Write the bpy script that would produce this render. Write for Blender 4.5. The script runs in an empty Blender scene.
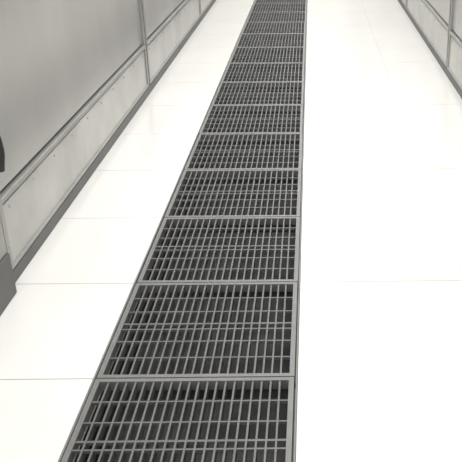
import bpy, bmesh, math, random
from mathutils import Vector, Matrix
random.seed(4)
sc=bpy.context.scene
try: sc.view_settings.view_transform='Standard'
except: pass

H=1.39; XL=-1.10; XR=0.985; GL=-0.657; GR=-0.057
Y0=1.94; P=0.592
Y_START=Y0-5*P; NP=32; Y_END=Y_START+NP*P

def mat(name,col,rough=.5,metal=0,noise=0,scale=4,stretch=(1,1,1),bump=0,col2=None,bscale=60):
    m=bpy.data.materials.new(name); m.use_nodes=True
    nt=m.node_tree; b=nt.nodes['Principled BSDF']
    b.inputs['Roughness'].default_value=rough; b.inputs['Metallic'].default_value=metal
    b.inputs['Base Color'].default_value=(*col,1)
    tc=nt.nodes.new('ShaderNodeTexCoord')
    if noise or col2:
        mp=nt.nodes.new('ShaderNodeMapping'); mp.inputs['Scale'].default_value=stretch
        n=nt.nodes.new('ShaderNodeTexNoise'); n.inputs['Scale'].default_value=scale; n.inputs['Detail'].default_value=6
        r=nt.nodes.new('ShaderNodeValToRGB')
        c2=col2 if col2 else tuple(c*(1-noise) for c in col)
        r.color_ramp.elements[0].position=.3; r.color_ramp.elements[1].position=.7
        r.color_ramp.elements[0].color=(*c2,1); r.color_ramp.elements[1].color=(*col,1)
        nt.links.new(tc.outputs['Object'],mp.inputs[0]); nt.links.new(mp.outputs[0],n.inputs['Vector'])
        nt.links.new(n.outputs['Fac'],r.inputs[0]); nt.links.new(r.outputs[0],b.inputs['Base Color'])
    if bump:
        n2=nt.nodes.new('ShaderNodeTexNoise'); n2.inputs['Scale'].default_value=bscale
        bp=nt.nodes.new('ShaderNodeBump'); bp.inputs['Strength'].default_value=bump; bp.inputs['Distance'].default_value=.01
        nt.links.new(tc.outputs['Object'],n2.inputs['Vector']); nt.links.new(n2.outputs['Fac'],bp.inputs['Height'])
        nt.links.new(bp.outputs[0],b.inputs['Normal'])
    return m
M_tile=mat('tile_cream',(.84,.832,.80),.2,noise=.05,scale=1.6)
M_grout=mat('grout',(.42,.41,.37),.8,noise=.1)
M_bar=mat('galvanised_bar',(.165,.165,.162),.5,.1,noise=.3,scale=9)
M_frame=mat('galvanised_frame',(.21,.21,.205),.48,.1,noise=.2,scale=8)
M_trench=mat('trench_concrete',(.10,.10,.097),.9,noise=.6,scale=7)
M_panel=mat('sheet_metal',(.53,.52,.50),.28,.4,noise=.22,scale=1.6,stretch=(1,1,.6),bump=.15,bscale=3)
M_kick=mat('kick_metal',(.52,.51,.485),.28,.4,noise=.25,scale=4,bump=.12,bscale=5)
M_trim=mat('trim_metal',(.37,.367,.35),.35,.35,noise=.15)
M_dark=mat('dark_gap',(.03,.03,.03),.6,noise=.1)
M_base=mat('baseboard_grey',(.13,.13,.127),.5,.1,noise=.2)
M_riv=mat('rivet',(.42,.42,.41),.35,.4,noise=.05)
M_black=mat('black_rubber',(.03,.03,.033),.5,noise=.1)
M_white=mat('ceiling_white',(.8,.8,.78),.8,noise=.03)

class Geo:
    def __init__(s): s.v=[]; s.f=[]; s.m=[]
def box(g,x0,x1,y0,y1,z0,z1,mi=0):
    n=len(g.v)
    g.v+=[(x0,y0,z0),(x1,y0,z0),(x1,y1,z0),(x0,y1,z0),(x0,y0,z1),(x1,y0,z1),(x1,y1,z1),(x0,y1,z1)]
    for f in [(0,3,2,1),(4,5,6,7),(0,1,5,4),(1,2,6,5),(2,3,7,6),(3,0,4,7)]:
        g.f.append(tuple(n+i for i in f)); g.m.append(mi)
def dome(g,x,y,z,r,s):
    n=len(g.v); K=10
    for rr,h in ((1,0),(.8,.3),(.4,.48)):
        for k in range(K):
            a=2*math.pi*k/K; g.v.append((x+s*h*r,y+r*rr*math.cos(a),z+r*rr*math.sin(a)))
    g.v.append((x+s*.52*r,y,z))
    for l in range(2):
        for k in range(K):
            a=n+l*K+k; b=n+l*K+(k+1)%K; g.f.append((a,b,b+K,a+K)); g.m.append(0)
    for k in range(K): g.f.append((n+2*K+k,n+2*K+(k+1)%K,n+3*K)); g.m.append(0)
def mesh(g,name,mats):
    me=bpy.data.meshes.new(name); me.from_pydata(g.v,[],g.f); me.update()
    for m in mats: me.materials.append(m)
    me.polygons.foreach_set('material_index',g.m)
    return me
def finish(g,name,mats,parent=None,bevel=0):
    o=bpy.data.objects.new(name,mesh(g,name,mats)); sc.collection.objects.link(o)
    if parent: o.parent=parent
    if bevel:
        b=o.modifiers.new('b','BEVEL'); b.width=bevel; b.segments=1; b.limit_method='ANGLE'
    return o

# ---------- floor
bm=Geo(); g=.0022; CURB=.007
def strip(x0,x1,step,off):
    y=Y0+off-math.ceil((Y0+off-Y_START)/step)*step
    while y<Y_END:
        ya=max(y,Y_START); yb=min(y+step,Y_END)
        if yb-ya>.02: box(bm,x0+g*.25,x1-g*.25,ya+g,yb-g,-.012,0)
        y+=step
strip(XL-.05,GL-CURB,P,0)
strip(GR+CURB,.56,P*2,P)
strip(.56,XR+.05,P*2,P)
o=finish(bm,'floor',[M_tile],bevel=.0004)
bm=Geo()
box(bm,XL-.05,GL-CURB,Y_START,Y_END,-.30,-.0015)
box(bm,GR+CURB,XR+.05,Y_START,Y_END,-.30,-.0015)
finish(bm,'grout_bed',[M_grout],parent=o)
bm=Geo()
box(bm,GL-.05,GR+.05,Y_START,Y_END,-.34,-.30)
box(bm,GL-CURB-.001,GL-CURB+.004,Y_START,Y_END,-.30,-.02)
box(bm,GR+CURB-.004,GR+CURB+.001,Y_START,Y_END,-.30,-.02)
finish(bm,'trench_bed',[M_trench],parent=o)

# ---------- gratings
root=bpy.data.objects.new('floor_drain_grating',None); sc.collection.objects.link(root)
bm=Geo()
FW=.0155; T=.0056; D=.032
x0,x1=GL+.003,GR-.003; y0,y1=.0025,P-.0025
zt=0.001
box(bm,x0,x0+FW,y0,y1,-D,zt,1); box(bm,x1-FW,x1,y0,y1,-D,zt,1)
box(bm,x0+FW,x1-FW,y0,y0+FW,-D,zt,1); box(bm,x0+FW,x1-FW,y1-FW,y1,-D,zt,1)
N=21; ix0=x0+FW; ix1=x1-FW
for i in range(1,N):
    x=ix0+(ix1-ix0)*i/N
    box(bm,x-T/2,x+T/2,y0+FW,y1-FW,-D,zt-.002)
iy0=y0+FW; iy1=y1-FW
for f,hw in ((1/6,.0028),(2/6,.0028),(.465,.003),(.525,.004),(4/6,.0028),(5/6,.0028)):
    y=iy0+(iy1-iy0)*f
    box(bm,ix0,ix1,y-hw,y+hw,-.012,zt-.003)
me=mesh(bm,'grate_panel',[M_bar,M_frame])
for k in range(NP):
    p=bpy.data.objects.new('grate_panel_%d'%(k+1),me); sc.collection.objects.link(p)
    p.parent=root; p.location=(random.uniform(-.0015,.0015),Y_START+k*P,0)
bm=Geo()
box(bm,GL-CURB+.001,GL-.001,Y_START,Y_END,-.03,.001); box(bm,GR+.001,GR+CURB-.001,Y_START,Y_END,-.03,.001)
box(bm,GL-CURB+.001,GL+.02,Y_START,Y_END,-.038,-.033); box(bm,GR-.02,GR+CURB-.001,Y_START,Y_END,-.038,-.033)
finish(bm,'angle_frame',[M_frame],parent=root)
bm=Geo()
for k in range(NP+1):
    y=Y_START+k*P
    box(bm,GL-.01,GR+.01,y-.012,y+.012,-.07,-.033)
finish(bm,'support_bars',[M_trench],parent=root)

# ---------- walls (enclosure panels)
WH=2.7; KZ=.31
def wall(side,X,s,seams):
    def bx(bm,d0,d1,y0,y1,z0,z1,mi=0):
        a,b=X+s*d0,X+s*d1
        box(bm,min(a,b),max(a,b),y0,y1,z0,z1,mi)
    bm=Geo(); bx(bm,-.10,-.03,Y_START,Y_END,0,WH)
    w=finish(bm,'wall_'+side,[M_dark])
    bm=Geo(); kb=Geo(); tb=Geo(); rb=Geo(); bb=Geo()
    ys=[Y_START]+seams+[Y_END]
    for a,b in zip(ys[:-1],ys[1:]):
        bx(bm,-.03,-.012,a+.016,b-.016,KZ+.032,WH)
        bx(kb,-.03,-.004,a+.016,b-.016,.062,KZ-.012)
        bx(tb,-.03,.004,a+.016,b-.016,KZ,KZ+.022)
        bx(tb,-.03,.002,a+.016,b-.016,.056,.074)
        bx(tb,-.03,.003,a+.016,a+.05,.074,WH-.02)
        bx(tb,-.03,.003,b-.05,b-.016,.074,WH-.02)
        n=int((b-a)/.3)
        for i in range(n+1):
            y=a+.12+(b-a-.24)*i/max(n,1)
            dome(rb,X-s*.004,y,KZ-.035,.007,s)
        z=.15
        while z<WH-.1:
            for y in (a+.033,b-.033): dome(rb,X+s*.003,y,z,.005,s)
            z+=.3
    bx(bb,-.03,.0,Y_START,Y_END,0,.05)
    finish(bm,'upper_sheets',[M_panel],w,.003); finish(kb,'kick_plates',[M_kick],w,.003)
    finish(tb,'seam_trims',[M_trim],w,.002); finish(rb,'rivets',[M_riv],w)
    finish(bb,'baseboard_'+side,[M_base],w,.002)
    return w
wl=wall('left',XL,1,[-.2,2.5,5.2,7.9,10.6,13.3])
wr=wall('right',XR,-1,[.26,2.96,5.66,8.36,11.06,13.76])

bm=Geo()
box(bm,XL,XL+.03,2.2,2.47,.0,.16,1)
box(bm,XL,XL+.022,2.2,2.47,.16,WH-.02,0)
finish(bm,'door_post',[M_trim,M_base],wl,.003)
cu=bpy.data.curves.new('h','CURVE'); cu.dimensions='3D'; cu.bevel_depth=.015; cu.bevel_resolution=4
sp=cu.splines.new('BEZIER'); pts=[(XL-.01,2.49,.62),(XL+.028,2.50,.60),(XL+.036,2.53,.53),(XL+.018,2.55,.44)]
sp.bezier_points.add(3)
for q,c in zip(sp.bezier_points,pts):
    q.co=c; q.handle_left_type=q.handle_right_type='AUTO'
cu.use_fill_caps=True
ho=bpy.data.objects.new('door_handle',cu); sc.collection.objects.link(ho); ho.data.materials.append(M_black); ho.parent=wl

bm=Geo(); box(bm,XL-.1,XR+.1,Y_END,Y_END+.08,0,WH+.3); finish(bm,'wall_back',[M_panel])
bm=Geo(); box(bm,XL-.6,XR+.6,Y_START,Y_END+.08,WH+.3,WH+.36); finish(bm,'ceiling',[M_white])

for i,y in enumerate([0.5,3.5,6.5,9.5,12.5,15]):
    l=bpy.data.lights.new('ceiling_tube_light','AREA'); l.shape='RECTANGLE'; l.size=1.6; l.size_y=1.6; l.energy=57; l.color=(1,.993,.98)
    lo=bpy.data.objects.new('ceiling_tube_light',l); sc.collection.objects.link(lo); lo.location=(-.05,y,WH+.26)
w=bpy.data.worlds.new('World'); sc.world=w; w.use_nodes=True
w.node_tree.nodes['Background'].inputs[0].default_value=(1,.997,.99,1); w.node_tree.nodes['Background'].inputs[1].default_value=.76

F=779; VX=311; DX=14
cam=bpy.data.cameras.new('cam'); co=bpy.data.objects.new('camera',cam); sc.collection.objects.link(co)
cam.sensor_width=36; cam.lens=F/462*36; cam.shift_x=-(VX+DX-231)/462
th=math.atan(364/F)
co.location=(0,0,H); co.rotation_euler=(math.pi/2-th,0,-math.atan(DX/(F/math.cos(th))))
cam.clip_start=.02
sc.camera=co
